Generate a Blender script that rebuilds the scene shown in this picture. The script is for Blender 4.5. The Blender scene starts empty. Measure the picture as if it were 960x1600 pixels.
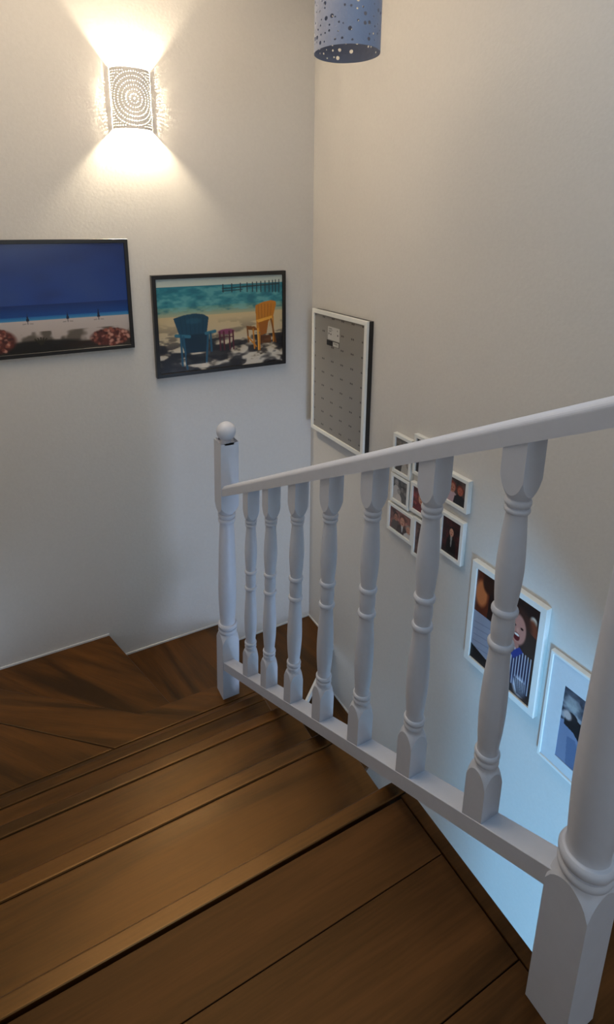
import bpy, bmesh, math, random
import numpy as np
from mathutils import Vector, Matrix
random.seed(7)
RS = np.random.RandomState(11)
S = bpy.context.scene
H = 1.228                      # lens height above the landing floor

# ------------------------------------------------------------------ camera
cd = bpy.data.cameras.new('camera')
cam = bpy.data.objects.new('camera', cd)
S.collection.objects.link(cam)
Rm = Matrix(((0.88678, -0.11831, 0.44680), (-0.46220, -0.22699, 0.85723), (0.0, -0.96668, -0.25597)))
cam.matrix_world = Matrix((
    (Rm[0][0], -Rm[0][1], -Rm[0][2], 0.0),
    (Rm[1][0], -Rm[1][1], -Rm[1][2], 0.0),
    (Rm[2][0], -Rm[2][1], -Rm[2][2], H),
    (0, 0, 0, 1)))
cd.sensor_fit = 'HORIZONTAL'
cd.sensor_width = 36.0
cd.lens = 877.0 / 960.0 * 36.0
cd.shift_x = (480 - 450) / 960.0
cd.shift_y = (588 - 800) / 960.0
cd.clip_start = 0.02
S.camera = cam

# ------------------------------------------------------------------ light and exposure
S.view_settings.view_transform = 'Standard'
S.view_settings.look = 'None'
S.view_settings.gamma = 1.0
S.view_settings.exposure = 1.5
S.view_settings.use_curve_mapping = False
w = bpy.data.worlds.new('world'); S.world = w; w.use_nodes = True
w.node_tree.nodes['Background'].inputs[0].default_value = (0.55, 0.65, 0.8, 1)
w.node_tree.nodes['Background'].inputs[1].default_value = 0.3

def area(name, loc, target, sx, sy, power, col):
    l = bpy.data.lights.new(name, 'AREA'); l.shape = 'RECTANGLE'; l.size = sx; l.size_y = sy
    l.energy = power; l.color = col
    o = bpy.data.objects.new(name, l); S.collection.objects.link(o)
    o.location = loc
    o.rotation_euler = (Vector(target) - Vector(loc)).to_track_quat('-Z', 'Y').to_euler()
    return o
# unseen cool fill added behind the camera
area('landing_fill', (0.55, -2.30, 1.45), (0.9, 2.0, 0.5), 1.0, 1.2, 5.0, (0.80, 0.90, 1.0))
# daylight through the window on the floor below
area('downstairs_window_daylight', (-1.42, -1.6, -1.35), (1.5, 1.0, -1.1), 0.9, 1.1, 82.0, (0.20, 0.57, 1.0))
# second light added below to lift the walls at the lower corner
area('lower_flight_fill', (1.08, -2.36, -1.15), (1.15, 2.0, -0.55), 0.8, 1.2, 23.0, (0.60, 0.72, 1.0))
# added overhead fill, blue tint fitted to the wall tones
area('overhead_fill', (0.65, 0.35, 2.53), (0.65, 0.35, 0), 0.9, 0.9, 3.2, (0.34, 0.66, 1.0))
# added warm fill out of view, brightens the right wall by the corner
area('stairwell_corner_fill', (0.42, 1.75, 2.53), (0.42, 1.75, 0), 1.1, 1.1, 6.3, (1.0, 0.81, 0.60))

SCX, SCY, SCZ = 0.618, 2.639, 1.752      # sconce centre on the wall
def point(name, loc, power, col, rad):
    l = bpy.data.lights.new(name, 'POINT'); l.energy = power; l.color = col; l.shadow_soft_size = rad
    o = bpy.data.objects.new(name, l); S.collection.objects.link(o); o.location = loc
    return o

# ------------------------------------------------------------------ helpers
C = S.collection
def tag(o, label=None, cat=None, group=None, kind=None):
    if label: o['label'] = label
    if cat: o['category'] = cat
    if group: o['group'] = group
    if kind: o['kind'] = kind
    return o
def empty(name, loc, label, cat, group=None):
    o = bpy.data.objects.new(name, None); C.objects.link(o); o.location = loc; o.empty_display_size = 0.05
    return tag(o, label, cat, group)
def link(name, me, m, parent=None, smooth=False, kind=None):
    if m is not None and not me.materials: me.materials.append(m)
    if smooth:
        for p in me.polygons: p.use_smooth = True
    o = bpy.data.objects.new(name, me); C.objects.link(o)
    if parent is not None:
        o.parent = parent
        o.location = -Vector(parent.location) if parent.parent is None else (0, 0, 0)
    if kind: o['kind'] = kind
    return o
# NOTE: children are modelled in world coordinates; link() offsets them by the parent's place
def mesh_of(bm, name='m'):
    bmesh.ops.recalc_face_normals(bm, faces=bm.faces)
    me = bpy.data.meshes.new(name); bm.to_mesh(me); bm.free(); return me
def box_bm(x0, x1, y0, y1, z0, z1, bev=0.0):
    bm = bmesh.new()
    bmesh.ops.create_cube(bm, size=1, matrix=Matrix.Translation(((x0+x1)/2, (y0+y1)/2, (z0+z1)/2)) @ Matrix.Diagonal((x1-x0, y1-y0, z1-z0, 1)))
    if bev: bmesh.ops.bevel(bm, geom=list(bm.edges), offset=bev, segments=2, affect='EDGES')
    return bm
def prism_bm(poly, z0, z1, bev=0.0):
    bm = bmesh.new()
    a = [bm.verts.new((x, y, z1)) for x, y in poly]
    b = [bm.verts.new((x, y, z0)) for x, y in poly]
    bm.faces.new(a); bm.faces.new(b[::-1])
    n = len(poly)
    for i in range(n):
        bm.faces.new((a[i], b[i], b[(i+1) % n], a[(i+1) % n]))
    bmesh.ops.recalc_face_normals(bm, faces=bm.faces)
    if bev:
        ed = [e for e in bm.edges if all(v.co.z > z1 - 1e-6 for v in e.verts)]
        bmesh.ops.bevel(bm, geom=ed, offset=bev, segments=3, affect='EDGES', profile=0.6)
    return bm
def sweep_bm(profile, p0, p1):
    """closed profile of (side, up) pairs pushed from p0 to p1 along y/z, ends cut upright"""
    bm = bmesh.new(); rings = []
    for p in (p0, p1):
        rings.append([bm.verts.new((p[0] + s, p[1], p[2] + u)) for s, u in profile])
    n = len(profile)
    for i in range(n):
        bm.faces.new((rings[0][i], rings[0][(i+1) % n], rings[1][(i+1) % n], rings[1][i]))
    bm.faces.new(rings[0]); bm.faces.new(rings[1][::-1])
    return bm
def lean_at(y): return 0.007 + 0.015*min(1.0, max(0.0, (y-0.4)/0.6))
LEAN = 0.022                  # the old balustrade leans a touch towards the right wall
def turned_bm(cx, cy, z0, half, body, ha, hc, H2, lean, tong_lo, tong_hi, cap=None, seg=48):
    """turned post: square block, rounded lamb's tongue, turned body, tongue, square block (and cap).
    tong_lo / tong_hi: (h, R) curves running from the corner radius to just under the face half-width;
    every column of the mesh gets its own vertex where face and turning meet, so the arch is crisp."""
    bm = bmesh.new(); cols = []
    for i in range(seg):
        t = 2*math.pi*i/seg; c, s_ = math.cos(t), math.sin(t); sq = half / max(abs(c), abs(s_)); col = [(0.0, sq)]
        lo_h = [p[0] for p in tong_lo]; lo_r = [p[1] for p in tong_lo]
        hi = float(np.interp(-sq, [-r_ for r_ in lo_r], lo_h)); he = lo_h[-1]
        for k in range(9):
            h = hi + (he-hi)*(k/8.0)**1.2; col.append((h, min(sq, float(np.interp(h, lo_h, lo_r)))))
        col += body
        up_h = [p[0] for p in tong_hi]; up_r = [p[1] for p in tong_hi]
        h2 = float(np.interp(sq, up_r, up_h)); hs = up_h[0]
        for k in range(9):
            h = hs + (h2-hs)*(1-(1-k/8.0)**1.2); col.append((h, min(sq, float(np.interp(h, up_h, up_r)))))
        col.append((H2, sq))
        if cap: col += [(h, min(sq, r_)) for h, r_ in cap]
        cols.append([bm.verts.new((cx + r_*c + lean*h, cy + r_*s_, z0 + h)) for h, r_ in col])
    n = len(cols[0])
    for j in range(seg):
        A, B = cols[j], cols[(j+1) % seg]
        for i in range(n-1): bm.faces.new((A[i], B[i], B[i+1], A[i+1]))
    bm.faces.new([c[0] for c in cols][::-1]); bm.faces.new([c[-1] for c in cols])
    return bm
def smooth_prof(pts, n=5):
    """Catmull-Rom through (h, R) points"""
    out = []
    for i in range(len(pts)-1):
        p0 = pts[max(i-1, 0)]; p1 = pts[i]; p2 = pts[i+1]; p3 = pts[min(i+2, len(pts)-1)]
        for k in range(n):
            t = k / n
            h = p1[0] + (p2[0]-p1[0]) * t
            m1 = (p2[1]-p0[1]) / max(p2[0]-p0[0], 1e-6) * (p2[0]-p1[0]); m2 = (p3[1]-p1[1]) / max(p3[0]-p1[0], 1e-6) * (p2[0]-p1[0])
            r = (2*t**3-3*t**2+1)*p1[1] + (t**3-2*t**2+t)*m1 + (-2*t**3+3*t**2)*p2[1] + (t**3-t**2)*m2
            out.append((h, r))
    out.append(pts[-1]); return out
def bead(h, r0, r1, half):
    """a half-round ring centred at height h rising from radius r0 to r1"""
    return [(h + half*math.sin(a), r0 + (r1-r0)*math.cos(a)) for a in [math.radians(d) for d in (-90, -65, -40, -15, 15, 40, 65, 90)]]
def shade_auto(me, ang=30):
    for p in me.polygons: p.use_smooth = True
    try: me.set_sharp_from_angle(angle=math.radians(ang))
    except Exception: pass

# ------------------------------------------------------------------ materials
def new_mat(name):
    m = bpy.data.materials.new(name); m.use_nodes = True
    return m, m.node_tree.nodes, m.node_tree.links, m.node_tree.nodes['Principled BSDF']
def plain(name, col, rough=0.5, spec=0.5, bump=0.0, scale=60, metal=0.0):
    m, N, L, B = new_mat(name)
    B.inputs['Roughness'].default_value = rough; B.inputs['Metallic'].default_value = metal
    B.inputs['Specular IOR Level'].default_value = spec
    tc = N.new('ShaderNodeTexCoord'); nz = N.new('ShaderNodeTexNoise'); nz.inputs['Scale'].default_value = scale
    nz.inputs['Detail'].default_value = 4
    L.new(tc.outputs['Object'], nz.inputs['Vector'])
    mx = N.new('ShaderNodeMix'); mx.data_type = 'RGBA'
    mx.inputs[6].default_value = (*[c*0.95 for c in col], 1); mx.inputs[7].default_value = (*[min(1, c*1.04) for c in col], 1)
    L.new(nz.outputs['Fac'], mx.inputs[0]); L.new(mx.outputs[2], B.inputs['Base Color'])
    if bump:
        b = N.new('ShaderNodeBump'); b.inputs['Strength'].default_value = bump; b.inputs['Distance'].default_value = 0.002
        L.new(nz.outputs['Fac'], b.inputs['Height']); L.new(b.outputs['Normal'], B.inputs['Normal'])
    return m
def wood(name, angle=0.0, dark=(0.014, 0.0040, 0.0003), light=(0.095, 0.031, 0.0035), rough=0.30, spec=1.0):
    m, N, L, B = new_mat(name)
    tc = N.new('ShaderNodeTexCoord'); oi = N.new('ShaderNodeObjectInfo')
    ad = N.new('ShaderNodeVectorMath'); ad.operation = 'ADD'
    cb = N.new('ShaderNodeCombineXYZ'); ml = N.new('ShaderNodeMath'); ml.operation = 'MULTIPLY'; ml.inputs[1].default_value = 17.0
    L.new(oi.outputs['Random'], ml.inputs[0]); L.new(ml.outputs[0], cb.inputs[0]); L.new(ml.outputs[0], cb.inputs[1]); L.new(ml.outputs[0], cb.inputs[2])
    mp = N.new('ShaderNodeMapping'); mp.inputs['Rotation'].default_value = (0, 0, -angle)
    L.new(tc.outputs['Object'], mp.inputs['Vector'])
    st = N.new('ShaderNodeMapping'); st.inputs['Scale'].default_value = (1.1, 11.0, 11.0)
    L.new(mp.outputs[0], st.inputs['Vector']); L.new(st.outputs[0], ad.inputs[0]); L.new(cb.outputs[0], ad.inputs[1])
    n1 = N.new('ShaderNodeTexNoise'); n1.inputs['Scale'].default_value = 1.0; n1.inputs['Detail'].default_value = 6; n1.inputs['Distortion'].default_value = 0.9
    L.new(ad.outputs[0], n1.inputs['Vector'])
    s2 = N.new('ShaderNodeVectorMath'); s2.operation = 'MULTIPLY'; s2.inputs[1].default_value = (5, 11, 11)
    L.new(ad.outputs[0], s2.inputs[0])
    n2 = N.new('ShaderNodeTexNoise'); n2.inputs['Scale'].default_value = 1.6; n2.inputs['Detail'].default_value = 5
    L.new(s2.outputs[0], n2.inputs['Vector'])
    sm = N.new('ShaderNodeMath'); sm.operation = 'MULTIPLY_ADD'; sm.inputs[1].default_value = 0.32
    L.new(n2.outputs['Fac'], sm.inputs[0]); L.new(n1.outputs['Fac'], sm.inputs[2])
    cr = N.new('ShaderNodeValToRGB'); e = cr.color_ramp.elements
    e[0].position = 0.50; e[0].color = (*dark, 1); e[1].position = 0.86; e[1].color = (*light, 1)
    L.new(sm.outputs[0], cr.inputs[0])
    hv = N.new('ShaderNodeHueSaturation')
    vv = N.new('ShaderNodeMapRange'); vv.inputs['To Min'].default_value = 0.86; vv.inputs['To Max'].default_value = 1.12
    L.new(oi.outputs['Random'], vv.inputs['Value']); L.new(vv.outputs[0], hv.inputs['Value']); L.new(cr.outputs[0], hv.inputs['Color'])
    L.new(hv.outputs[0], B.inputs['Base Color'])
    B.inputs['Specular IOR Level'].default_value = spec; B.inputs['Specular Tint'].default_value = (1.0, 0.60, 0.26, 1)
    rr = N.new('ShaderNodeMapRange'); rr.inputs['To Min'].default_value = rough-0.05; rr.inputs['To Max'].default_value = rough+0.12
    L.new(n1.outputs['Fac'], rr.inputs['Value']); L.new(rr.outputs[0], B.inputs['Roughness'])
    bp = N.new('ShaderNodeBump'); bp.inputs['Strength'].default_value = 0.22; bp.inputs['Distance'].default_value = 0.0015
    L.new(sm.outputs[0], bp.inputs['Height']); L.new(bp.outputs[0], B.inputs['Normal'])
    return m
def print_mat(name, rough=0.35):
    m, N, L, B = new_mat(name)
    a = N.new('ShaderNodeVertexColor'); a.layer_name = 'print'
    L.new(a.outputs['Color'], B.inputs['Base Color']); B.inputs['Roughness'].default_value = rough
    return m
def glass_mat():
    m = bpy.data.materials.new('picture_glass'); m.use_nodes = True
    N, L = m.node_tree.nodes, m.node_tree.links
    for n in list(N): N.remove(n)
    out = N.new('ShaderNodeOutputMaterial'); mx = N.new('ShaderNodeMixShader'); lw = N.new('ShaderNodeLayerWeight'); lw.inputs['Blend'].default_value = 0.5
    pw = N.new('ShaderNodeMath'); pw.operation = 'POWER'; pw.inputs[1].default_value = 5.0
    fr = N.new('ShaderNodeMath'); fr.operation = 'MULTIPLY_ADD'; fr.inputs[1].default_value = 0.8; fr.inputs[2].default_value = 0.012
    L.new(lw.outputs['Facing'], pw.inputs[0]); L.new(pw.outputs[0], fr.inputs[0])
    t = N.new('ShaderNodeBsdfTransparent'); g = N.new('ShaderNodeBsdfGlossy'); g.inputs['Roughness'].default_value = 0.14
    L.new(fr.outputs[0], mx.inputs[0]); L.new(t.outputs[0], mx.inputs[1]); L.new(g.outputs[0], mx.inputs[2]); L.new(mx.outputs[0], out.inputs[0])
    return m
M_wall = plain('wall_plaster', (0.63, 0.605, 0.57), 0.9, 0.2, 0.25, 90)
M_white = plain('white_gloss_paint', (0.61, 0.63, 0.70), 0.42, 0.4, 0.08, 40)
M_trim = plain('white_trim_paint', (0.72, 0.72, 0.70), 0.5)
M_frame_w = plain('white_frame_paint', (0.78, 0.78, 0.74), 0.45)
M_frame_k = plain('black_frame_paint', (0.012, 0.011, 0.011), 0.35)
M_mat_board = plain('white_mat_board', (0.62, 0.64, 0.66), 0.9, 0.1)
M_shade_grey = plain('pendant_grey_metal', (0.27, 0.30, 0.40), 0.55, 0.4)
M_shade_white = plain('sconce_white_ceramic', (0.62, 0.60, 0.58), 0.55, 0.4)
def translucent(m, fac):
    N, L = m.node_tree.nodes, m.node_tree.links
    t = N.new('ShaderNodeBsdfTranslucent'); t.inputs[0].default_value = (1.0, 0.93, 0.84, 1)
    mx = N.new('ShaderNodeMixShader'); mx.inputs[0].default_value = fac
    L.new(N['Principled BSDF'].outputs[0], mx.inputs[1]); L.new(t.outputs[0], mx.inputs[2]); L.new(mx.outputs[0], N['Material Output'].inputs[0])
translucent(M_shade_white, 0.0002)
M_print = print_mat('printed_paper')
M_glass = glass_mat()
M_brass = plain('lamp_holder_metal', (0.5, 0.48, 0.45), 0.4, metal=0.6)
W0 = wood('stained_wood_lengthwise', 0.0)
W_landing = wood('stained_wood_landing', 0.0, (0.019, 0.0062, 0.0013), (0.082, 0.031, 0.0085), 0.42, 0.4)
W_diag = wood('stained_wood_winder', math.radians(-50))
W_steep = wood('stained_wood_upright_grain', math.radians(-78))
W_y = wood('stained_wood_crosswise', math.radians(90))
def emission(name, col, s):
    m = bpy.data.materials.new(name); m.use_nodes = True
    N, L = m.node_tree.nodes, m.node_tree.links
    for n in list(N): N.remove(n)
    o = N.new('ShaderNodeOutputMaterial'); e = N.new('ShaderNodeEmission'); e.inputs[0].default_value = (*col, 1); e.inputs[1].default_value = s
    L.new(e.outputs[0], o.inputs[0]); return m
M_bulb = emission('lit_bulb', (1.0, 0.83, 0.58), 6.0)

# ------------------------------------------------------------------ the setting
XB, YA, XL = 1.5257, 2.639, -0.32
ZB, ZT = -2.9, 2.55
def struct(name, bm, m):
    o = link(name, mesh_of(bm, name), m); o['kind'] = 'structure'; return o
struct('wall_back', box_bm(XL-0.1, XB+0.1, YA, YA+0.1, ZB-0.1, ZT), M_wall)
struct('wall_right', box_bm(XB, XB+0.1, -2.5, YA, ZB-0.1, ZT), M_wall)
struct('wall_left', box_bm(XL-0.1, XL, -2.4, YA, -0.25, ZT), M_wall)
struct('wall_front', box_bm(-1.6, XB, -2.5, -2.4, ZB-0.1, ZT), M_wall)
struct('ceiling', box_bm(XL-0.1, XB+0.1, -2.4, YA, ZT, ZT+0.1), M_wall)
# lower storey
struct('wall_lower_left', box_bm(-1.6, -1.5, -2.4, 0.42, ZB, -0.25), M_wall)
struct('wall_stair_partition', box_bm(0.655, 0.695, 0.40, 1.62, ZB, -0.80), M_wall)
struct('wall_under_landing', box_bm(-1.6, 0.655, 0.40, 0.44, ZB, -0.25), M_wall)
struct('ceiling_lower', box_bm(-1.6, XL-0.1, -2.4, 0.42, -0.25, -0.15), M_wall)
struct('floor_lower', box_bm(-1.6, XB, -2.4, YA, ZB-0.1, ZB), W0)

# landing floor: structural slab with its boards as parts
fl = struct('floor', prism_bm([(XL, -2.4), (XB, -2.4), (XB, 0.395), (0.68, 0.395), (0.68, 0.72), (XL, 0.72)], -0.25, -0.024), M_wall)
def board(poly, m, z1=0.0, z0=-0.022, bev=0.0015, parent=None, name='floorboard'):
    return link(name, mesh_of(prism_bm(poly, z0, z1, bev), name), m, parent)
def rect(x0, x1, y0, y1, g=0.0008): return [(x0+g, y0+g), (x1-g, y0+g), (x1-g, y1-g), (x0+g, y1-g)]
yy = [-2.4, -2.22, -2.03, -1.84, -1.65, -1.46, -1.27, -1.08, -0.89, -0.70, -0.51, -0.32, -0.13, 0.05, 0.235]
for a, b in zip(yy[:-1], yy[1:]): board(rect(XL, XB, a, b), W_landing, parent=fl)
board([(XL, 0.236), (XB, 0.236), (XB, 0.395), (0.672, 0.395), (0.672, 0.419), (XL, 0.419)], W_landing, parent=fl)
board(rect(XL, 0.672, 0.42, 0.612), W_landing, parent=fl)
board(rect(XL, 0.672, 0.612, 0.742), W_landing, parent=fl)
n = board(rect(XL, 0.700, 0.748, 0.782), W0, 0.002, -0.03, 0.004, fl, 'nosing'); n['label'] = 'dark wooden nosing strip along the landing edge'
n = board(rect(0.6735, 0.702, 0.396, 0.747), W_landing, 0.001, -0.03, 0.003, fl, 'nosing')
link('fascia', mesh_of(box_bm(XL, 0.70, 0.722, 0.738, -0.165, -0.023)), W0, fl)
link('fascia', mesh_of(box_bm(0.681, 0.695, 0.397, 0.72, -0.25, -0.031)), W_landing, fl)
link('fascia', mesh_of(box_bm(0.70, XB, 0.396, 0.41, -0.25, -0.001)), W_landing, fl)

# ------------------------------------------------------------------ the staircase
Z = [0, -0.166, -0.332, -0.498, -0.664, -0.829, -0.983, -1.140, -1.475, -1.70, -1.87, -2.04, -2.21, -2.38, -2.55, -2.72]
st = empty('staircase', (0.2, 1.3, Z[8]), 'dark stained wooden winder staircase turning down to the right behind the white balustrade', 'staircase')
T = 0.034
def tread(poly, z, m, z0=None): 
    return link('tread', mesh_of(prism_bm(poly, (z-T) if z0 is None else z0, z, 0.004)), m, st)
def riser(p, q, ztop, zbot, th=0.016):
    d = Vector((q[0]-p[0], q[1]-p[1])); nrm = Vector((-d.y, d.x)).normalized()*th
    return link('riser', mesh_of(prism_bm([p, q, (q[0]+nrm.x, q[1]+nrm.y), (p[0]+nrm.x, p[1]+nrm.y)], zbot, ztop)), W0, st)
XE = 0.728
# straight treads: main board plus nosing board
def straight(k, y0, y1, nb, xe):
    tread(rect(XL, xe, y0, y1-nb, 0.0006), Z[k], W0)
    o = link('nosing', mesh_of(prism_bm(rect(XL, xe, y1-nb, y1, 0.0006), Z[k]-T, Z[k]+0.001, 0.006)), W0, st)
straight(1, 0.745, 1.10, 0.045, XE)
straight(2, 1.065, 1.383, 0.04, XE)
straight(3, 1.350, 1.622, 0.04, XE)
for k, y in ((1, 1.072), (2, 1.357), (3, 1.596)):
    riser((XL, y), (XE-0.012, y), Z[k]-T, Z[k+1]+0.0005, -0.016)
# first winder: three boards under one bent edge
e4 = [(0.80, 1.892), (0.32, 1.905), (XL, 2.42)]
tread([(XL, 1.60), (0.80, 1.60), (0.80, 1.79), (0.02, 1.79), (XL, 1.79)], Z[4], W0)
tread([(XL, 1.7912), (0.1985, 1.7912), (XL, 2.235)][:3], Z[4]+0.0, W_diag)
tread([(XL, 2.2368), (0.20, 1.7912), (0.80, 1.7912), (0.80, 1.892), (0.32, 1.905), (XL, 2.42)], Z[4]+0.0012, wood('stained_wood_bent_winder', math.radians(-34)))
riser((XL, 2.40), (0.31, 1.885), Z[4]-T, Z[5]+0.0005, -0.016)
riser((0.311, 1.885), (0.72, 1.872), Z[4]-T, Z[5]+0.0005, -0.016)
tread([(XL, 1.87), (0.60, 1.70), (0.56, 1.80), (0.475, 2.09), (0.322, 2.6385), (XL, 2.6385)], Z[5], W_diag)
riser((0.302, 2.637), (0.455, 2.08), Z[5]-T, Z[6]+0.0005, -0.016)
riser((0.455, 2.079), (0.55, 1.76), Z[5]-T, Z[6]+0.0005, -0.016)
tread([(0.28, 2.6385), (0.50, 1.78), (0.735, 1.78), (0.80, 1.9), (0.985, 2.6385)], Z[6], W_steep)
riser((0.965, 2.637), (0.78, 1.90), Z[6]-T, Z[7]+0.0005, -0.016)
tread([(0.94, 2.6385), (0.735, 1.76), (0.735, 1.70), (1.5252, 2.36), (1.5252, 2.6385)], Z[7], W_steep)
o = link('edge_strip', mesh_of(prism_bm([(0.735, 1.684), (1.5252, 2.343), (1.5252, 2.358), (0.735, 1.699)], Z[7]-T, Z[7]+0.003)), M_trim, st)
o['label'] = 'thin white strip along the corner winder edge'
tread([(0.735, 1.50), (1.5252, 1.90), (1.5252, 2.50), (0.735, 1.84)], Z[8], W_y)
for k, y in enumerate([1.50, 1.24, 0.98, 0.72, 0.46, 0.20]):
    zz = Z[9+k]
    tread(rect(0.70, XB-0.0005, y, y+(0.40 if k == 0 else 0.29)), zz, W_y)
    riser((0.70, y+0.03), (XB-0.001, y+0.03), zz-T, Z[10+k]+0.0005)
# stringer under the open ends of the upper flight
link('stringer', mesh_of(prism_bm([(0.655, 0.74), (0.70, 0.74), (0.70, 1.86), (0.655, 1.86)], -0.86, -0.70)), W0, st)
for k, (a, b) in enumerate(((0.745, 1.09), (1.07, 1.37), (1.355, 1.61))):
    link('stringer', mesh_of(box_bm(0.697, 0.712, a, b, Z[k+2]+0.001, Z[k+1]-T-0.001)), W0, st)

# thin white bead where walls meet the steps
def bead_strip(name, bm): 
    o = link(name, mesh_of(bm), M_trim); o['kind'] = 'structure'
bead_strip('trim_1', box_bm(XL, 0.322, YA-0.006, YA-0.0003, Z[5]+0.0005, Z[5]+0.010))
bead_strip('trim_2', box_bm(0.33, 0.985, YA-0.006, YA-0.0003, Z[6]+0.0005, Z[6]+0.010))
bead_strip('trim_3', box_bm(0.99, XB-0.006, YA-0.006, YA-0.0003, Z[7]+0.0005, Z[7]+0.010))
bead_strip('trim_4', box_bm(XB-0.006, XB-0.0003, 2.365, YA-0.001, Z[7]+0.0005, Z[7]+0.010))
bead_strip('trim_5', box_bm(XB-0.006, XB-0.0003, 1.905, 2.34, Z[8]+0.0005, Z[8]+0.010))

# ------------------------------------------------------------------ balustrade
bal = empty('balustrade', (0.68, 0.35, 0.0), 'white painted turned wooden balustrade along the open side of the stairs', 'balustrade')
def zb(y): return H - 0.950 - 0.532*(y-0.385)        # top of the bottom rail
def zh(y): return H - 0.2404 - 0.5185*(y-0.397)       # underside of the handrail
XR = 0.650
prof_h = [(0, 0), (0, 0.027)] + [(0.023-0.023*math.cos(t)**0.8, 0.027+0.016*math.sin(t)) for t in [math.radians(d) for d in (8, 18, 30, 43, 57, 72, 88)]]
prof_h += [(0.046-a, b) for a, b in prof_h[::-1]]
me = mesh_of(sweep_bm(prof_h, (XR+0.006, 0.375, zh(0.375)), (XR+0.017, 1.82, zh(1.82))))
o = link('handrail', me, M_white, bal)
prof_b = [(0, -0.038), (0, -0.001), (0.001, 0), (0.045, 0), (0.046, -0.001), (0.046, -0.038)]
me = mesh_of(sweep_bm(prof_b, (XR, 0.375, zb(0.375)), (XR, 1.82, zb(1.82))))
link('bottom_rail', me, M_white, bal)
TL = [(.092, .0306), (.0955, .0300), (.101, .0287), (.107, .0270), (.113, .0249), (.118, .0227), (.1205, .0213), (.1215, .0200), (.124, .0186), (.129, .0176)]
BODY = bead(.136, .0175, .0212, .006) + [(.143, .0180)] + bead(.150, .0180, .0218, .006) + [(.158, .0180)]
BODY += smooth_prof([(.163, .0175), (.20, .0205), (.245, .0222), (.30, .0208), (.345, .0180), (.368, .0170)], 5)
BODY += bead(.376, .0172, .0215, .007) + smooth_prof([(.386, .0172), (.408, .0186), (.430, .0172)], 4) + bead(.440, .0172, .0215, .007)
BODY += smooth_prof([(.450, .0172), (.475, .0195), (.515, .0215), (.56, .0200), (.60, .0170), (.613, .0162)], 5)
BODY += bead(.621, .0165, .0198, .005) + [(.627, .0170)] + bead(.634, .0170, .0205, .006) + [(.641, .0175)]
TH = [(.642, .0178), (.645, .0195), (.6465, .0208), (.648, .0214), (.651, .0228), (.656, .0249), (.662, .0270), (.668, .0288), (.673, .0299), (.676, .0306)]
ys = [1.567, 1.409, 1.235, 1.062, .886, .700, .512]
for i, y in enumerate(ys):
    cy = y + 0.022; z0 = zb(cy) - 0.0115
    L = zh(cy) - z0 + 0.0115
    me = mesh_of(turned_bm(XR + 0.0225, cy, z0, 0.0215, BODY, 0, 0, L, lean_at(cy), TL, TH, None, 48)); shade_auto(me, 24)
    link('baluster', me, M_white, bal)
def newel(cx, cy, z0, stretch, top, lean):
    hf = 0.0355; e = stretch
    tl = [(.259, .0505), (.262, .0498), (.268, .0482), (.276, .0455), (.284, .0418), (.291, .0375), (.2945, .0353), (.296, .0335), (.300, .0325)]
    p = bead(.308, .0330, .0385, .008) + [(.317, .0320)] + bead(.330, .0320, .0395, .011) + [(.342, .0310)]
    p += smooth_prof([(.350, .0300), (.40, .0330), (.46, .0355), (.53, .0355), (.62+e*.4, .0335), (.72+e*.7, .0305), (.785+e, .0275)], 6)
    p += bead(.800+e, .0285, .0335, .009) + [(.811+e, .0295)] + bead(.822+e, .0295, .0345, .008) + [(.833+e, .0310)]
    th = [(.836+e, .0325), (.838+e, .0350), (.841+e, .0368), (.846+e, .0400), (.853+e, .0440), (.861+e, .0475), (.868+e, .0505)]
    cap = None; top_h = 1.20
    if top:
        top_h = 1.118
        cap = [(1.125, .0515), (1.124, .0470), (1.117, .0400), (1.111, .0345), (1.107, .0300), (1.106, .0250), (1.109, .0215), (1.116, .0190), (1.127, .0175), (1.135, .0175)]
    me = mesh_of(turned_bm(cx, cy, z0, hf, p, 0, 0, top_h, lean, tl, th, cap, 56)); shade_auto(me, 24)
    o = link('newel_post', me, M_white, bal)
    if top:
        bm = bmesh.new()
        bmesh.ops.create_uvsphere(bm, u_segments=32, v_segments=20, radius=0.0365, matrix=Matrix.Translation((cx + lean*1.16, cy, z0+1.160)))
        link('ball_finial', mesh_of(bm), M_white, o, smooth=True)
newel(0.679, 1.848, Z[4]+0.0012, 0.0, True, 0.022)
newel(0.679, 0.3475, 0.0008, 0.075, False, 0.010)

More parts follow.
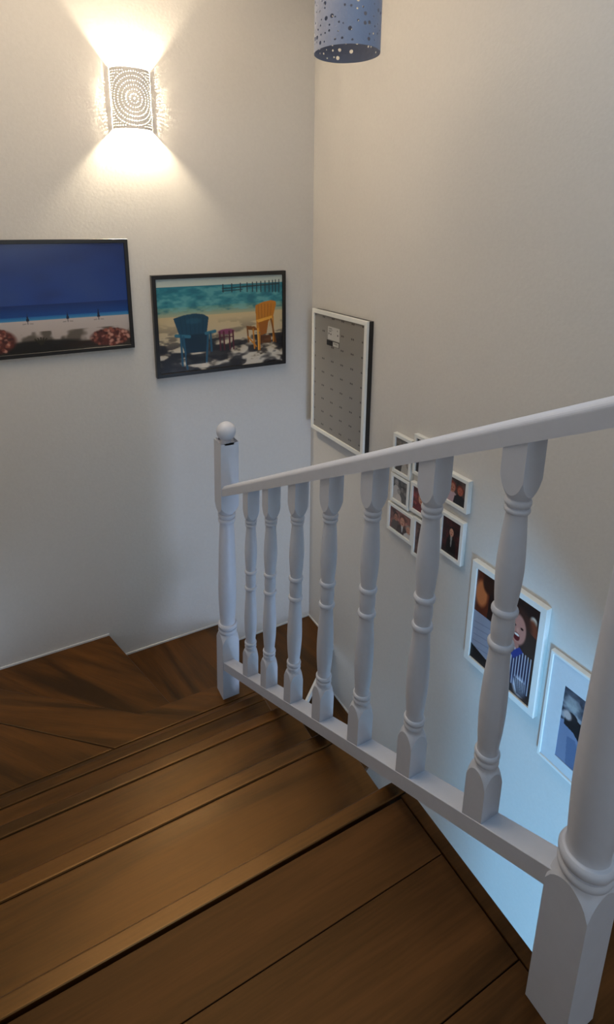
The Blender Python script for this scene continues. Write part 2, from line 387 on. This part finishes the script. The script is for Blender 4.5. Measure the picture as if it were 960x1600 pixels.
# ------------------------------------------------------------------ prints (flat pictures)
class Canvas:
    def __init__(s, w, h, col):
        s.w, s.h = w, h; s.a = np.ones((h, w, 3)) * np.array(col) / 255.0
        s.v, s.u = np.mgrid[0:h, 0:w]; s.u = (s.u + .5)/w; s.v = (s.v + .5)/h
        s.asp = w / h
    def put(s, m, col, al=1.0):
        m = np.clip(m, 0, 1)[..., None] * al; s.a = s.a*(1-m) + np.array(col)/255.0*m
    def rect(s, u0, v0, u1, v1, col, al=1.0): s.put(((s.u >= u0) & (s.u <= u1) & (s.v >= v0) & (s.v <= v1)).astype(float), col, al)
    def ell(s, cu, cv, ru, rv, col, al=1.0, soft=.15, rot=0):
        du, dv = (s.u-cu), (s.v-cv); c, n = math.cos(rot), math.sin(rot)
        x, y = du*c+dv*n, -du*n+dv*c
        d = np.sqrt((x/ru)**2 + (y/rv)**2); s.put((1-d)/soft+.5, col, al)
    def poly(s, pts, col, al=1.0):
        ins = np.zeros(s.u.shape, bool); n = len(pts)
        for i in range(n):
            x0, y0 = pts[i]; x1, y1 = pts[(i+1) % n]
            if y0 == y1: continue
            c = ((y0 > s.v) != (y1 > s.v)) & (s.u < (x1-x0)*(s.v-y0)/(y1-y0)+x0); ins ^= c
        s.put(ins.astype(float), col, al)
    def line(s, u0, v0, u1, v1, wd, col, al=1.0):
        dx, dy = (u1-u0)*s.asp, v1-v0; L = max(dx*dx+dy*dy, 1e-9)
        t = np.clip((((s.u-u0)*s.asp)*dx+(s.v-v0)*dy)/L, 0, 1)
        d = np.hypot((s.u-u0)*s.asp-t*dx, s.v-v0-t*dy); s.put((wd/2-d)*s.h+.5, col, al)
    def noise(s, fu, fv, seed=0, octv=3):
        r = np.random.RandomState(seed); out = np.zeros(s.u.shape); amp = 1; tot = 0
        for o in range(octv):
            gu, gv = int(fu*2**o)+2, int(fv*2**o)+2; g = r.rand(gv+1, gu+1)
            x, y = s.u*(gu-1), s.v*(gv-1); i, j = x.astype(int), y.astype(int); fx, fy = x-i, y-j
            fx = fx*fx*(3-2*fx); fy = fy*fy*(3-2*fy)
            out += amp*((g[j, i]*(1-fx)+g[j, i+1]*fx)*(1-fy)+(g[j+1, i]*(1-fx)+g[j+1, i+1]*fx)*fy); tot += amp; amp *= .55
        return out/tot
    def grad(s, v0, v1, c0, c1):
        t = np.clip((s.v-v0)/(v1-v0), 0, 1)[..., None]; m = ((s.v >= v0) & (s.v < v1))[..., None]
        s.a = np.where(m, np.array(c0)/255.*(1-t)+np.array(c1)/255.*t, s.a)
def print_mesh(cv, P):
    """grid of coloured points; P(u, v) -> world point"""
    w_, h_ = cv.w, cv.h
    co = np.array([P(u, v) for v in np.linspace(0, 1, h_) for u in np.linspace(0, 1, w_)], dtype=np.float32)
    idx = np.arange(w_*h_).reshape(h_, w_)
    f = np.stack([idx[:-1, :-1], idx[1:, :-1], idx[1:, 1:], idx[:-1, 1:]], -1).reshape(-1, 4)
    me = bpy.data.meshes.new('print'); me.from_pydata(co.tolist(), [], f.tolist())
    at = me.color_attributes.new('print', 'FLOAT_COLOR', 'POINT')
    c = np.clip(cv.a.reshape(-1, 3), 0, 1); lin = np.where(c <= .04045, c/12.92, ((c+.055)/1.055)**2.4)
    at.data.foreach_set('color', np.c_[lin, np.ones(len(lin))].astype(np.float32).ravel()); return me

def framed(name, wall, a0, a1, zt, zb_, border, depth, m_frame, cv, label, cat, group=None, recess=0.006, mat_w=None, rear=0):
    """a0 = left edge as seen, a1 = right edge. back wall: a is x; right wall: a is y (left = larger y). z relative to the lens"""
    zt += H; zb_ += H
    if wall == 'back': P = lambda a, z, d: (a, YA - d, z)
    else: P = lambda a, z, d: (XB - d, a, z)
    sg = 1 if a1 > a0 else -1
    root = empty(name, P((a0+a1)/2, (zt+zb_)/2, 0.0), label, cat, group)
    bm = bmesh.new()
    def ring(off, d):
        b = off
        return [bm.verts.new(P(a0+sg*b, zt-b, d)) for _ in (0,)] + [bm.verts.new(P(a1-sg*b, zt-b, d)), bm.verts.new(P(a1-sg*b, zb_+b, d)), bm.verts.new(P(a0+sg*b, zb_+b, d))]
    f0 = max(0.001, rear)
    prof = [(0, f0), (0, depth-0.0012), (0.0012, depth), (border-0.001, depth), (border, depth-0.001), (border, depth-recess-0.004), (border*.4, depth-recess-0.004), (border*.4, f0)]
    rs = [ring(o_, d_) for o_, d_ in prof]
    for i in range(len(rs)):
        r0, r1 = rs[i], rs[(i+1) % len(rs)]
        for k in range(4): bm.faces.new((r0[k], r0[(k+1) % 4], r1[(k+1) % 4], r1[k]))
    link('frame', mesh_of(bm), m_frame, root)
    if rear:
        k_ = bmesh.new(); q_ = 0.002
        r_ = [[k_.verts.new(P(x, z, d)) for x, z in ((a0+sg*q_, zt-q_), (a1-sg*q_, zt-q_), (a1-sg*q_, zb_+q_), (a0+sg*q_, zb_+q_))] for d in (0.001, rear)]
        k_.faces.new(r_[0]); k_.faces.new(r_[1][::-1])
        for j in range(4): k_.faces.new((r_[0][j], r_[0][(j+1) % 4], r_[1][(j+1) % 4], r_[1][j]))
        o_ = link('shade_backing', mesh_of(k_), M_frame_k, root); o_['label'] = 'black backing in place of the shaded side and gap behind the board'  # black box stands in for the shade beside and behind the frame
    pd = depth-recess
    i0, i1, it, ib = a0+sg*border, a1-sg*border, zt-border, zb_+border
    bd = bmesh.new()   # backing board
    vs = [bd.verts.new(P(x, z, d)) for d in (f0+0.0005, pd-0.0022) for x, z in ((a0+sg*border*.5, zt-border*.5), (a1-sg*border*.5, zt-border*.5), (a1-sg*border*.5, zb_+border*.5), (a0+sg*border*.5, zb_+border*.5))]
    for q in ((0, 1, 2, 3), (7, 6, 5, 4), (0, 4, 5, 1), (1, 5, 6, 2), (2, 6, 7, 3), (3, 7, 4, 0)): bd.faces.new([vs[j] for j in q])
    link('backing_board', mesh_of(bd), M_mat_board, root)
    if mat_w:
        mu0, mu1, mt, mb = mat_w
        mt += H; mb += H
        mm = bmesh.new()
        def rg(x0, x1, z1, z0, d): return [mm.verts.new(P(x0, z1, d)), mm.verts.new(P(x1, z1, d)), mm.verts.new(P(x1, z0, d)), mm.verts.new(P(x0, z0, d))]
        R = [rg(i0, i1, it, ib, pd+0.0010), rg(mu0, mu1, mt, mb, pd+0.0010), rg(mu0, mu1, mt, mb, pd-0.0008), rg(i0, i1, it, ib, pd-0.0008)]
        for q in range(4):
            for k in range(4): mm.faces.new((R[q][k], R[q][(k+1) % 4], R[(q+1) % 4][(k+1) % 4], R[(q+1) % 4][k]))
        link('mat_board', mesh_of(mm), M_mat_board, root)
        p0, p1, pt, pb = mu0-sg*.003, mu1+sg*.003, mt+.003, mb-.003
        o = link('print', print_mesh(cv, lambda u, v: P(p0+(p1-p0)*u, pt+(pb-pt)*v, pd-0.0014)), M_print, root)
    else:
        o = link('print', print_mesh(cv, lambda u, v: P(i0+(i1-i0)*u, it+(ib-it)*v, pd-0.0012)), M_print, root)
    g = bmesh.new(); gd = pd+0.0022
    fc = g.faces.new([g.verts.new(P(x, z, gd)) for x, z in ((i0, it), (i1, it), (i1, ib), (i0, ib))])
    fc.normal_update()
    if fc.normal.dot(Vector((0, -1, 0) if wall == 'back' else (-1, 0, 0))) < 0: fc.normal_flip()
    gm = bpy.data.meshes.new('glass_pane'); g.to_mesh(gm); g.free()
    link('glass_pane', gm, M_glass, root)
    return root

# dark blue seascape
c = Canvas(300, 200, (24, 52, 110))
c.grad(0, .56, (14, 44, 110), (28, 64, 138))
nz = c.noise(3, 3, 1); c.put((c.v < .56)*np.clip((nz-.45)*2.2, 0, 1), (60, 78, 130), .55)
c.put((c.v < .56)*np.clip((.45-nz)*2.2, 0, 1), (12, 30, 84), .6)
c.grad(.55, .66, (6, 40, 104), (10, 70, 140)); c.grad(.66, .695, (28, 104, 170), (70, 140, 180))
hz = .555 + .0*c.u
c.grad(.695, 1.01, (196, 184, 178), (176, 160, 150))
nz2 = c.noise(10, 8, 5); c.put((c.v > .80)*np.clip((nz2-.48)*6, 0, 1), (60, 52, 40), .7)
c.put((c.v > .93).astype(float), (30, 24, 18), .85); c.ell(.42, .94, .30, .055, (24, 20, 14), .95, .4); c.ell(.75, .95, .2, .03, (40, 26, 16), .8, .4)
for cu in (.28+.02, .41+.17, .79):
    pass
for cu, hgt in ((.60-.235, .07), (.605, .07), (.80, .09)):
    c.poly([(cu-.010, .70), (cu, .70-hgt), (cu+.010, .70)], (12, 26, 60)); c.line(cu, .69, cu, .725, .006, (40, 40, 50)); c.line(cu-.03, .725, cu-.012, .722, .006, (120, 112, 108)); c.line(cu+.012, .722, cu+.03, .724, .006, (120, 112, 108))
def bush(cu, cv, ru, rv, col, seed):
    c.ell(cu, cv, ru, rv, (86, 40, 32), 1, .25)
    r = np.random.RandomState(seed)
    for _ in range(110):
        a = r.rand()*6.28; q = math.sqrt(r.rand())*.95
        c.ell(cu+ru*q*math.cos(a), cv+rv*q*math.sin(a), .010, .014, [(150, 84, 66), (206, 150, 130), (96, 44, 36), (60, 26, 22)][r.randint(4)], .85, .8)
bush(.17, .87, .115, .11, 0, 3); bush(.04, .93, .10, .07, 0, 4); bush(.87, .905, .13, .085, 0, 5)
for a in (-.5, -.25, 0, .25, .5): c.line(.43, .93, .43+a*.07, .86+abs(a)*.02, .012, (44, 38, 22))
framed('framed_seascape', 'back', -0.148, 0.556, -0.048, -0.543, 0.017, 0.022, M_frame_k, c,
       'black framed beach print with a deep blue sky over reddish bushes, left on the wall', 'picture')

# chairs on the beach
c = Canvas(300, 210, (200, 200, 200))
c.grad(0, .085, (178, 190, 186), (196, 204, 192)); c.grad(.085, .30, (36, 122, 138), (60, 138, 146)); c.grad(.30, .40, (90, 150, 142), (176, 172, 138)); c.grad(.40, 1.01, (206, 182, 136), (190, 176, 156))
nz = c.noise(14, 22, 8); c.put((c.v > .10)*(c.v < .36)*np.clip((nz-.5)*5, 0, 1), (124, 184, 182), .55); c.put((c.v > .09)*(c.v < .36)*np.clip((.47-nz)*5, 0, 1), (20, 92, 112), .5)
nz = c.noise(9, 16, 3, 4); sh = np.clip((c.v-.44)*3, 0, 1.0)
c.put(sh*np.clip((nz-.50)*9, 0, 1), (38, 34, 34), .82); c.put(np.clip((c.v-.62)*4, 0, 1)*np.clip((.53-nz)*9, 0, 1), (222, 214, 200), .6)
c.put((c.v > .66)*np.clip((c.noise(7, 10, 21, 3)-.47)*9, 0, 1), (24, 22, 26), .85)
# pier
c.line(.50, .128, .97, .105, .012, (28, 58, 66)); c.line(.50, .155, .66, .148, .010, (28, 58, 66)); c.line(.66, .115, .97, .10, .010, (28, 58, 66))
for k, pu in enumerate((.505, .575, .645, .70, .745, .78, .815, .85, .885, .915, .94, .97)):
    c.line(pu, .085-.004*k*.6, pu, .165+.003*k, .011, (26, 46, 54))
# blue chair
B1, B2, B3 = (18, 66, 88), (10, 44, 64), (46, 110, 132)
c.poly([(.115, .415), (.20, .385), (.28, .375), (.345, .39), (.385, .425), (.365, .60), (.36, .80), (.19, .80), (.15, .58)], B1)
for k in range(6): c.line(.165+.035*k, .40, .185+.03*k, .62, .005, B2, .8)
c.poly([(.175, .60), (.37, .60), (.365, .80), (.19, .80)], B2); c.ell(.265, .455, .06, .03, B3, .35, .5)
c.line(.13, .60, .23, .62, .035, B3); c.line(.36, .60, .43, .585, .035, B3)
for u0, v0, u1, v1 in ((.165, .60, .17, .93), (.185, .62, .205, .97), (.375, .62, .355, .93), (.395, .60, .40, .80)): c.line(u0, v0, u1, v1, .022, (24, 82, 108))
c.ell(.345, .95, .03, .03, (226, 210, 190), .9, .5); c.rect(.20, .82, .35, .93, (10, 14, 20), .8)
# small red table
c.ell(.52, .60, .065, .03, (130, 60, 92), 1, .3)
for u0 in (.468, .50, .545, .575): c.line(u0, .60, u0+.004, .80, .018, (84, 24, 38))
c.line(.46, .66, .58, .66, .012, (70, 20, 34))
# yellow chair
Y1, Y2, Y3 = (196, 122, 30), (126, 72, 16), (232, 166, 60)
c.poly([(.765, .335), (.83, .30), (.90, .285), (.94, .30), (.945, .33), (.92, .46), (.80, .64), (.775, .60)], Y1)
for k in range(5): c.line(.79+.028*k, .325, .80+.022*k, .58, .005, Y2, .7)
c.poly([(.77, .50), (.91, .46), (.925, .48), (.86, .52), (.79, .53)], Y3); c.poly([(.79, .53), (.88, .50), (.86, .66), (.81, .68)], (160, 92, 22))
c.poly([(.685, .555), (.76, .57), (.79, .62), (.70, .60)], Y2)
for u0, v0, u1, v1, cc in ((.695, .57, .705, .74, Y2), (.745, .60, .755, .82, Y1), (.785, .60, .79, .84, Y3), (.80, .66, .80, .84, Y1), (.915, .47, .92, .76, Y1), (.90, .50, .94, .77, Y2)): c.line(u0, v0, u1, v1, .018, cc)
c.line(.70, .68, .77, .80, .016, Y1); c.rect(.81, .68, .90, .77, (92, 46, 12), .85)
framed('framed_beach_chairs', 'back', 0.651, 1.349, -0.2135, -0.706, 0.019, 0.030, M_frame_k, c,
       'black framed beach print showing a blue and a yellow wooden chair by a pier', 'picture')

# grey board in a white frame near the corner
c = Canvas(230, 320, (140, 136, 130))
for i in range(9):
    for j in range(6):
        v = .018 + i*.1165; u = -.012 + j*.1935
        for du in (0, .030): c.ell(u+du, v, .010, .0075, (38, 32, 36), .9, .4)
c.rect(.285, .085, .525, .192, (198, 196, 192)); 
for v, u1 in ((.098, .37), (.108, .385), (.118, .36)): c.rect(.305, v, u1, v+.006, (80, 78, 78), .8)
c.rect(.475, .10, .49, .112, (120, 118, 118), .8)
for u, v in ((.31, .142), (.35, .145), (.49, .142)): c.ell(u, v, .010, .0075, (52, 46, 48), .9, .4)
c.rect(.265, .196, .525, .242, (22, 20, 22)); c.rect(.395, .204, .512, .236, (196, 194, 188)); c.rect(.415, .212, .49, .218, (110, 108, 104)); c.rect(.45, .224, .50, .229, (140, 138, 134))
c.rect(.10, .245, .35, .262, (140, 136, 130)); 
framed('patterned_board', 'right', 2.572, 2.072, -0.412, -1.080, 0.021, 0.040, M_frame_w, c,
       'tall white frame holding grey paper with paired dark dots and a label', 'picture', rear=0.027)

# ------------------------------------------------------------------ family photographs
def face(c, u, v, r, skin=(196, 142, 116), hair=(52, 34, 26)):
    ra = r; rb = r*c.asp*1.25
    c.ell(u, v-rb*.30, ra*1.12, rb*1.0, hair, 1, .25); c.ell(u, v+rb*.05, ra*.86, rb*.95, skin, 1, .22)
    c.ell(u-ra*.33, v-rb*.08, ra*.14, rb*.09, (44, 28, 24), .9, .5); c.ell(u+ra*.33, v-rb*.08, ra*.14, rb*.09, (44, 28, 24), .9, .5)
    c.ell(u, v+rb*.50, ra*.30, rb*.11, (130, 50, 46), .9, .5)
def body(c, u, v, wd, col, base=1.05, tie=None):
    c.poly([(u-wd*.28, v), (u+wd*.28, v), (u+wd*.8, v+.12), (u+wd, base), (u-wd, base), (u-wd*.8, v+.12)], col)
    if tie: c.poly([(u-wd*.2, v), (u+wd*.2, v), (u+wd*.06, v+.3), (u-wd*.06, v+.3)], tie)
def snap(seed, people, bg, w_=56, h_=70, mono=False):
    c = Canvas(w_, h_, bg); nzz = c.noise(6, 6, seed); c.put(np.clip((nzz-.5)*4, 0, 1), [min(255, int(x*1.7+12)) for x in bg], .6); c.put(np.clip((.42-nzz)*5, 0, 1), [int(x*.45) for x in bg], .7)
    for (u, v, r, bc, tie, skin, hair) in people:
        body(c, u, v+r*c.asp*1.05, r*2.2, bc, tie=tie); face(c, u, v, r, skin, hair)
    if mono:
        g = c.a.mean(2, keepdims=True); c.a = g*np.array([1.0, .97, .95])
    return c
SK, SK2, HB, HD, HG = (204, 150, 124), (176, 120, 96), (60, 38, 26), (22, 18, 18), (150, 140, 130)
FW, FD = 0.015, 0.022
GR = 'small white framed family photographs in a cluster'
def small(y0, y1, zt, zbm, cv, label, b=FW):
    framed('photo_frame', 'right', y0+b, y1-b, zt+b, zbm-b, b, FD, M_frame_w, cv, label, 'photo frame', GR)
small(1.852, 1.757, -0.895, -1.050, snap(1, [(.30, .62, .12, (60, 56, 54), None, SK2, HD), (.68, .60, .12, (170, 166, 160), None, SK, HG)], (112, 104, 96)),
      'small white frame with a grey group photo, topmost of the left column')
small(1.856, 1.757, -1.086, -1.194, snap(2, [(.22, .25, .12, (190, 188, 186), None, SK, HG), (.62, .42, .11, (96, 92, 90), None, SK2, HB), (.40, .60, .10, (200, 198, 196), None, SK, HG)], (100, 98, 98), mono=True),
      'small white frame with a black and white group photo, middle of the left column')
small(1.868, 1.719, -1.236, -1.346, snap(3, [(.28, .40, .10, (90, 78, 72), None, SK2, HB), (.58, .42, .12, (66, 50, 44), (200, 200, 200), SK, (110, 60, 40)), (.86, .62, .10, (206, 202, 200), None, SK, HG)], (128, 84, 74), 80, 60),
      'wider white frame with a brownish group photo, lowest of the left column')
small(1.714, 1.640, -0.855, -1.006, snap(4, [(.50, .50, .16, (30, 34, 46), (170, 170, 170), SK, HD)], (52, 50, 56)),
      'narrow white frame with a dark photo, topmost of the middle column behind the handrail')
small(1.7185, 1.600, -1.074, -1.181, snap(5, [(.42, .45, .14, (104, 30, 34), None, SK, (150, 92, 70)), (.78, .55, .12, (40, 24, 22), None, SK2, HD)], (110, 48, 44), 70, 60),
      'white frame with a dark red toned portrait, middle column beside the baluster')
small(1.690, 1.572, -1.228, -1.384, snap(6, [(.50, .34, .16, (22, 24, 34), None, SK, HD)], (86, 62, 56)),
      'white frame with a photo of a person in dark clothes, lowest of the middle column')
small(1.535, 1.422, -0.942, -1.048, snap(7, [(.36, .42, .15, (186, 160, 168), None, SK2, (120, 44, 30)), (.72, .44, .14, (22, 20, 26), None, (170, 92, 66), (110, 40, 22))], (70, 52, 46), 60, 60),
      'white frame with two people, one in black, topmost of the right column')
small(1.530, 1.430, -1.122, -1.280, snap(8, [(.50, .36, .13, (14, 12, 14), (150, 150, 146), SK, HD)], (52, 18, 18), 60, 84),
      'white frame with a suited man on dark red, lowest of the right column')

# large colour photo
c = Canvas(150, 190, (40, 24, 20))
nzz = c.noise(7, 7, 31); c.put(np.clip((nzz-.5)*3, 0, 1), (96, 58, 36), .6)
c.poly([(0, 0), (.24, 0), (.22, .48), (0, .50)], (92, 40, 22)); c.ell(.10, .24, .10, .14, (196, 112, 64), 1, .4); c.ell(.20, .10, .09, .10, (52, 26, 16), 1, .4)
c.poly([(0, .46), (.30, .46), (.50, .62), (.50, 1), (0, 1)], (150, 150, 162)); c.noise(5, 5, 2)
for k in range(5): c.line(.03, .58+.07*k, .32, .54+.07*k, .008, (112, 112, 126), .7)
c.poly([(0, .84), (.30, .90), (.34, 1), (0, 1)], (16, 14, 16))
c.ell(.91, .16, .05, .05, (222, 214, 196), 1, .5); c.ell(.90, .26, .09, .12, (120, 62, 40), 1, .4)
c.ell(.70, .27, .20, .17, (64, 36, 28), 1, .3); c.poly([(.80, .26), (.97, .30), (1.0, .72), (.84, .62)], (50, 34, 26))
c.ell(.705, .33, .125, .155, (186, 128, 112), 1, .2); c.ell(.655, .30, .022, .013, (50, 26, 22)); c.ell(.765, .30, .022, .013, (50, 26, 22)); c.ell(.70, .405, .048, .042, (96, 22, 24)); c.ell(.70, .385, .038, .012, (226, 214, 206))
c.ell(.71, .34, .018, .028, (204, 148, 130), .8, .6)
c.poly([(.60, .46), (.74, .46), (.76, .56), (.56, .56)], (176, 118, 102))
sh = [(.44, .53), (.58, .50), (.68, .58), (.78, .50), (.95, .58), (.95, .92), (.44, .90)]
c.poly(sh, (30, 34, 66))
for k in range(13): c.poly([(.455+.04*k, .52), (.470+.04*k, .52), (.468+.04*k, .91), (.453+.04*k, .91)], (196, 196, 208), (.0 if False else .9))
c.poly([(.44, .40), (.455, .53), (.58, .50), (.68, .58), (.78, .50), (.95, .56), (.97, .40), (.80, .40), (.76, .53), (.68, .57), (.60, .50), (.50, .46)], (60, 36, 30), .0)
c.poly([(.54, .51), (.60, .49), (.67, .57), (.76, .49), (.82, .52), (.69, .65)], (28, 50, 126))
c.poly([(.42, .82), (.60, .86), (.72, 1), (.42, 1)], (168, 168, 182)); c.ell(.82, .88, .10, .10, (196, 196, 206), 1, .5)
for k in range(7): c.line(.74+.03*k, .82, .80+.02*k, .96, .014, (30, 34, 48), .8)
c.ell(.66, .97, .06, .05, (20, 26, 34), 1, .4)
framed('large_photo_frame', 'right', 1.352, 1.020, -1.225, -1.668, 0.024, 0.024, M_frame_w, c,
       'large white frame with a colour photo of a laughing child in a blue striped shirt', 'photo frame')

# matted wedding photo
c = Canvas(110, 150, (96, 98, 108))
nzz = c.noise(9, 12, 41, 3); c.put(np.clip((nzz-.5)*6, 0, 1), (168, 168, 172), .8); c.put(np.clip((.45-nzz)*6, 0, 1), (34, 36, 46), .8)
c.ell(.18, .20, .12, .10, (166, 170, 170), .7, .7); c.ell(.48, .22, .06, .07, (40, 42, 52), .7, .6); c.ell(.66, .25, .07, .06, (176, 174, 180), .7, .6); c.ell(.80, .42, .08, .08, (44, 44, 56), .7, .6); c.put((c.v < .1).astype(float), (70, 72, 84), .6)
c.poly([(.02, .46), (.20, .44), (.45, .66), (.66, 1.0), (0, 1.0)], (120, 132, 160)); c.poly([(.16, .62), (.30, .60), (.50, .98), (.20, 1)], (92, 108, 140))
c.poly([(.08, .40), (.30, .34), (.60, .40), (.80, .62), (.98, .70), (.98, 1), (.70, 1), (.55, .72), (.25, .52), (.08, .50)], (18, 18, 24))
c.ell(.20, .34, .09, .05, (34, 30, 34)); c.ell(.12, .36, .07, .06, (186, 172, 168), 1, .5); c.ell(.62, .60, .16, .055, (120, 100, 100), 1, .4, .7)
framed('matted_photo_frame', 'right', 0.990, 0.640, -1.358, -1.790, 0.010, 0.020, M_frame_w, c,
       'white frame with a wide mat round a black and white wedding photo', 'photo frame', mat_w=(0.928, 0.725, -1.452, -1.738))

# ------------------------------------------------------------------ wall sconce
sc = empty('wall_sconce', (SCX, SCY, SCZ), 'lit white half round wall lamp with a pierced ring pattern, high on the wall', 'lamp')
HW, HH, DP = 0.084, 0.118, 0.060
def sconce_mesh():
    nu, nv = 250, 230
    ang = np.linspace(math.pi, 0, nu+1); vv = np.linspace(-HH, HH, nv+1)
    X = SCX - HW*-np.cos(ang)*1.0; Yv = SCY - 0.001 - DP*np.sin(ang)
    s = np.concatenate([[0], np.cumsum(np.hypot(np.diff(X), np.diff(Yv)))]); s -= s[-1]/2; half = s[-1]
    co = [(X[i], Yv[i], SCZ+vv[j]) for j in range(nv+1) for i in range(nu+1)]
    su = (s[:-1]+s[1:])/2; sv = (vv[:-1]+vv[1:])/2
    SU, SV = np.meshgrid(su, sv); R = np.hypot(SU, SV*0.98); A = np.arctan2(SV, SU)
    hole = np.zeros(SU.shape, bool)
    edge = (np.abs(SU) > half-0.005) | (np.abs(SV) > HH-0.006)
    for r, rad in ((0.018, .0016), (0.035, .0018), (0.052, .0015), (0.069, .0018), (0.0865, .0016), (0.104, .0018)):
        nn = int(2*math.pi*r/0.0100); k = np.round(A/(2*math.pi)*nn); a0 = k*2*math.pi/nn
        d = np.hypot(SU-r*np.cos(a0), SV-r*np.sin(a0)); hole |= d < rad
    hole |= R < 0.003
    # corner filling dots outside the rings
    gx = np.round(SU/0.0105)*0.0105; gy = np.round(SV/0.0105)*0.0105
    hole |= (np.hypot(SU-gx, SV-gy) < 0.0016) & (np.hypot(gx, gy) > 0.112)
    hole &= ~edge
    f = []
    for j in range(nv):
        for i in range(nu):
            if not hole[j, i]: b = j*(nu+1)+i; f.append((b, b+1, b+nu+2, b+nu+1))
    me = bpy.data.meshes.new('sconce_shade'); me.from_pydata(co, [], f)
    bm = bmesh.new(); bm.from_mesh(me)
    bmesh.ops.delete(bm, geom=[v for v in bm.verts if not v.link_faces], context='VERTS'); bm.to_mesh(me); bm.free()
    return me
sh = link('pierced_shade', sconce_mesh(), M_shade_white, sc, smooth=True)

link('wall_plate', mesh_of(box_bm(SCX-0.03, SCX+0.03, SCY-0.010, SCY-0.0005, SCZ-0.04, SCZ+0.04, 0.002)), M_trim, sc)
bm = bmesh.new(); bmesh.ops.create_cone(bm, cap_ends=True, segments=20, radius1=0.013, radius2=0.013, depth=0.035, matrix=Matrix.Translation((SCX, SCY-0.013, SCZ-0.012)) @ Matrix.Rotation(math.pi/2, 4, 'X') @ Matrix.Diagonal((1, 1, 0.6, 1)))
link('lamp_holder', mesh_of(bm), M_trim, sc)
bm = bmesh.new(); bmesh.ops.create_uvsphere(bm, u_segments=20, v_segments=14, radius=0.0165, matrix=Matrix.Translation((SCX, SCY-0.032, SCZ-0.012)) @ Matrix.Diagonal((1, 1, 1.35, 1)))
link('bulb', mesh_of(bm), M_bulb, sc, smooth=True)
point('sconce_light', (SCX, SCY-0.032, SCZ+0.018), 13.5, (1.0, 0.84, 0.60), 0.012)
point('sconce_light_lower', (SCX, SCY-0.032, SCZ-0.038), 13.5, (1.0, 0.84, 0.60), 0.012)

# ------------------------------------------------------------------ pendant
PX, PY, PZ, PR = 0.972, 1.50, H+0.478, 0.094
pen = empty('pendant_lamp', (PX, PY, PZ), 'grey blue pierced metal cylinder pendant shade hanging over the stairwell', 'lamp')
def pendant_mesh():
    cells, rows, cs = 32, 15, 2*math.pi*PR/32
    bm = bmesh.new(); r = random.Random(5)
    def P(u, v): return (PX + PR*math.cos(u/PR), PY + PR*math.sin(u/PR), PZ + v)
    cache = {}
    def V(u, v):
        k = (round((u % (2*math.pi*PR))/1e-5) % round(2*math.pi*PR/1e-5), round(v/1e-5))
        if k not in cache: cache[k] = bm.verts.new(P(u, v))
        return cache[k]
    m = 0.006
    for j in range(rows):
        for i in range(cells):
            u0, v0 = i*cs, m + j*cs
            sq = [(0, 0), (.25, 0), (.5, 0), (.75, 0), (1, 0), (1, .25), (1, .5), (1, .75), (1, 1), (.75, 1), (.5, 1), (.25, 1), (0, 1), (0, .75), (0, .5), (0, .25)]
            outer = [V(u0+a*cs, v0+b*cs) for a, b in sq]
            if r.random() < 0.62:
                rad = r.choice([.11, .13, .14, .15, .16, .17, .26, .30])*cs
                jx, jy = [(r.random()-.5)*(cs-2*rad-.06*cs)*1.0 for _ in (0, 1)]
                inner = []
                for a, b in sq:
                    t = math.atan2(b-.5, a-.5); inner.append(bm.verts.new(P(u0+cs/2+jx+rad*math.cos(t), v0+cs/2+jy+rad*math.sin(t))))
                for k in range(16): bm.faces.new((outer[k], outer[(k+1) % 16], inner[(k+1) % 16], inner[k]))
            else: bm.faces.new(outer)
    # plain rims
    for v0, v1 in ((0, m), (m+rows*cs, m+rows*cs+0.006)):
        for i in range(cells):
            q = [V((i+t)*cs, v1 if v0 == 0 else v0) for t in (0, .25, .5, .75, 1)]
            p = [V((i+t)*cs, v0 if v0 == 0 else v1) for t in (0, .25, .5, .75, 1)]
            for k in range(4): bm.faces.new((p[k], p[k+1], q[k+1], q[k]))
    return mesh_of(bm), m+rows*cs+0.006
pm, PH = pendant_mesh()
o = link('pierced_shade', pm, M_shade_grey, pen); md = o.modifiers.new('thickness', 'SOLIDIFY'); md.thickness = 0.0012; md.offset = -1
bm = bmesh.new()
for a in range(3):
    t = a*2*math.pi/3
    bmesh.ops.create_cone(bm, cap_ends=True, segments=8, radius1=0.0015, radius2=0.0015, depth=PR-0.001, matrix=Matrix.Translation((PX+PR/2*math.cos(t), PY+PR/2*math.sin(t), PZ+PH-0.004)) @ Matrix.Rotation(t, 4, 'Z') @ Matrix.Rotation(math.pi/2, 4, 'Y'))
link('shade_spider', mesh_of(bm), M_brass, pen)
bm = bmesh.new(); bmesh.ops.create_cone(bm, cap_ends=True, segments=20, radius1=0.019, radius2=0.016, depth=0.06, matrix=Matrix.Translation((PX, PY, PZ+PH-0.02)))
link('lamp_holder', mesh_of(bm), M_trim, pen)
bm = bmesh.new(); bmesh.ops.create_cone(bm, cap_ends=True, segments=10, radius1=0.003, radius2=0.003, depth=ZT-(PZ+PH), matrix=Matrix.Translation((PX, PY, (ZT+PZ+PH)/2)))
link('cord', mesh_of(bm), M_trim, pen)
bm = bmesh.new(); bmesh.ops.create_cone(bm, cap_ends=True, segments=28, radius1=0.05, radius2=0.045, depth=0.025, matrix=Matrix.Translation((PX, PY, ZT-0.0127)))
link('ceiling_rose', mesh_of(bm), M_trim, pen)
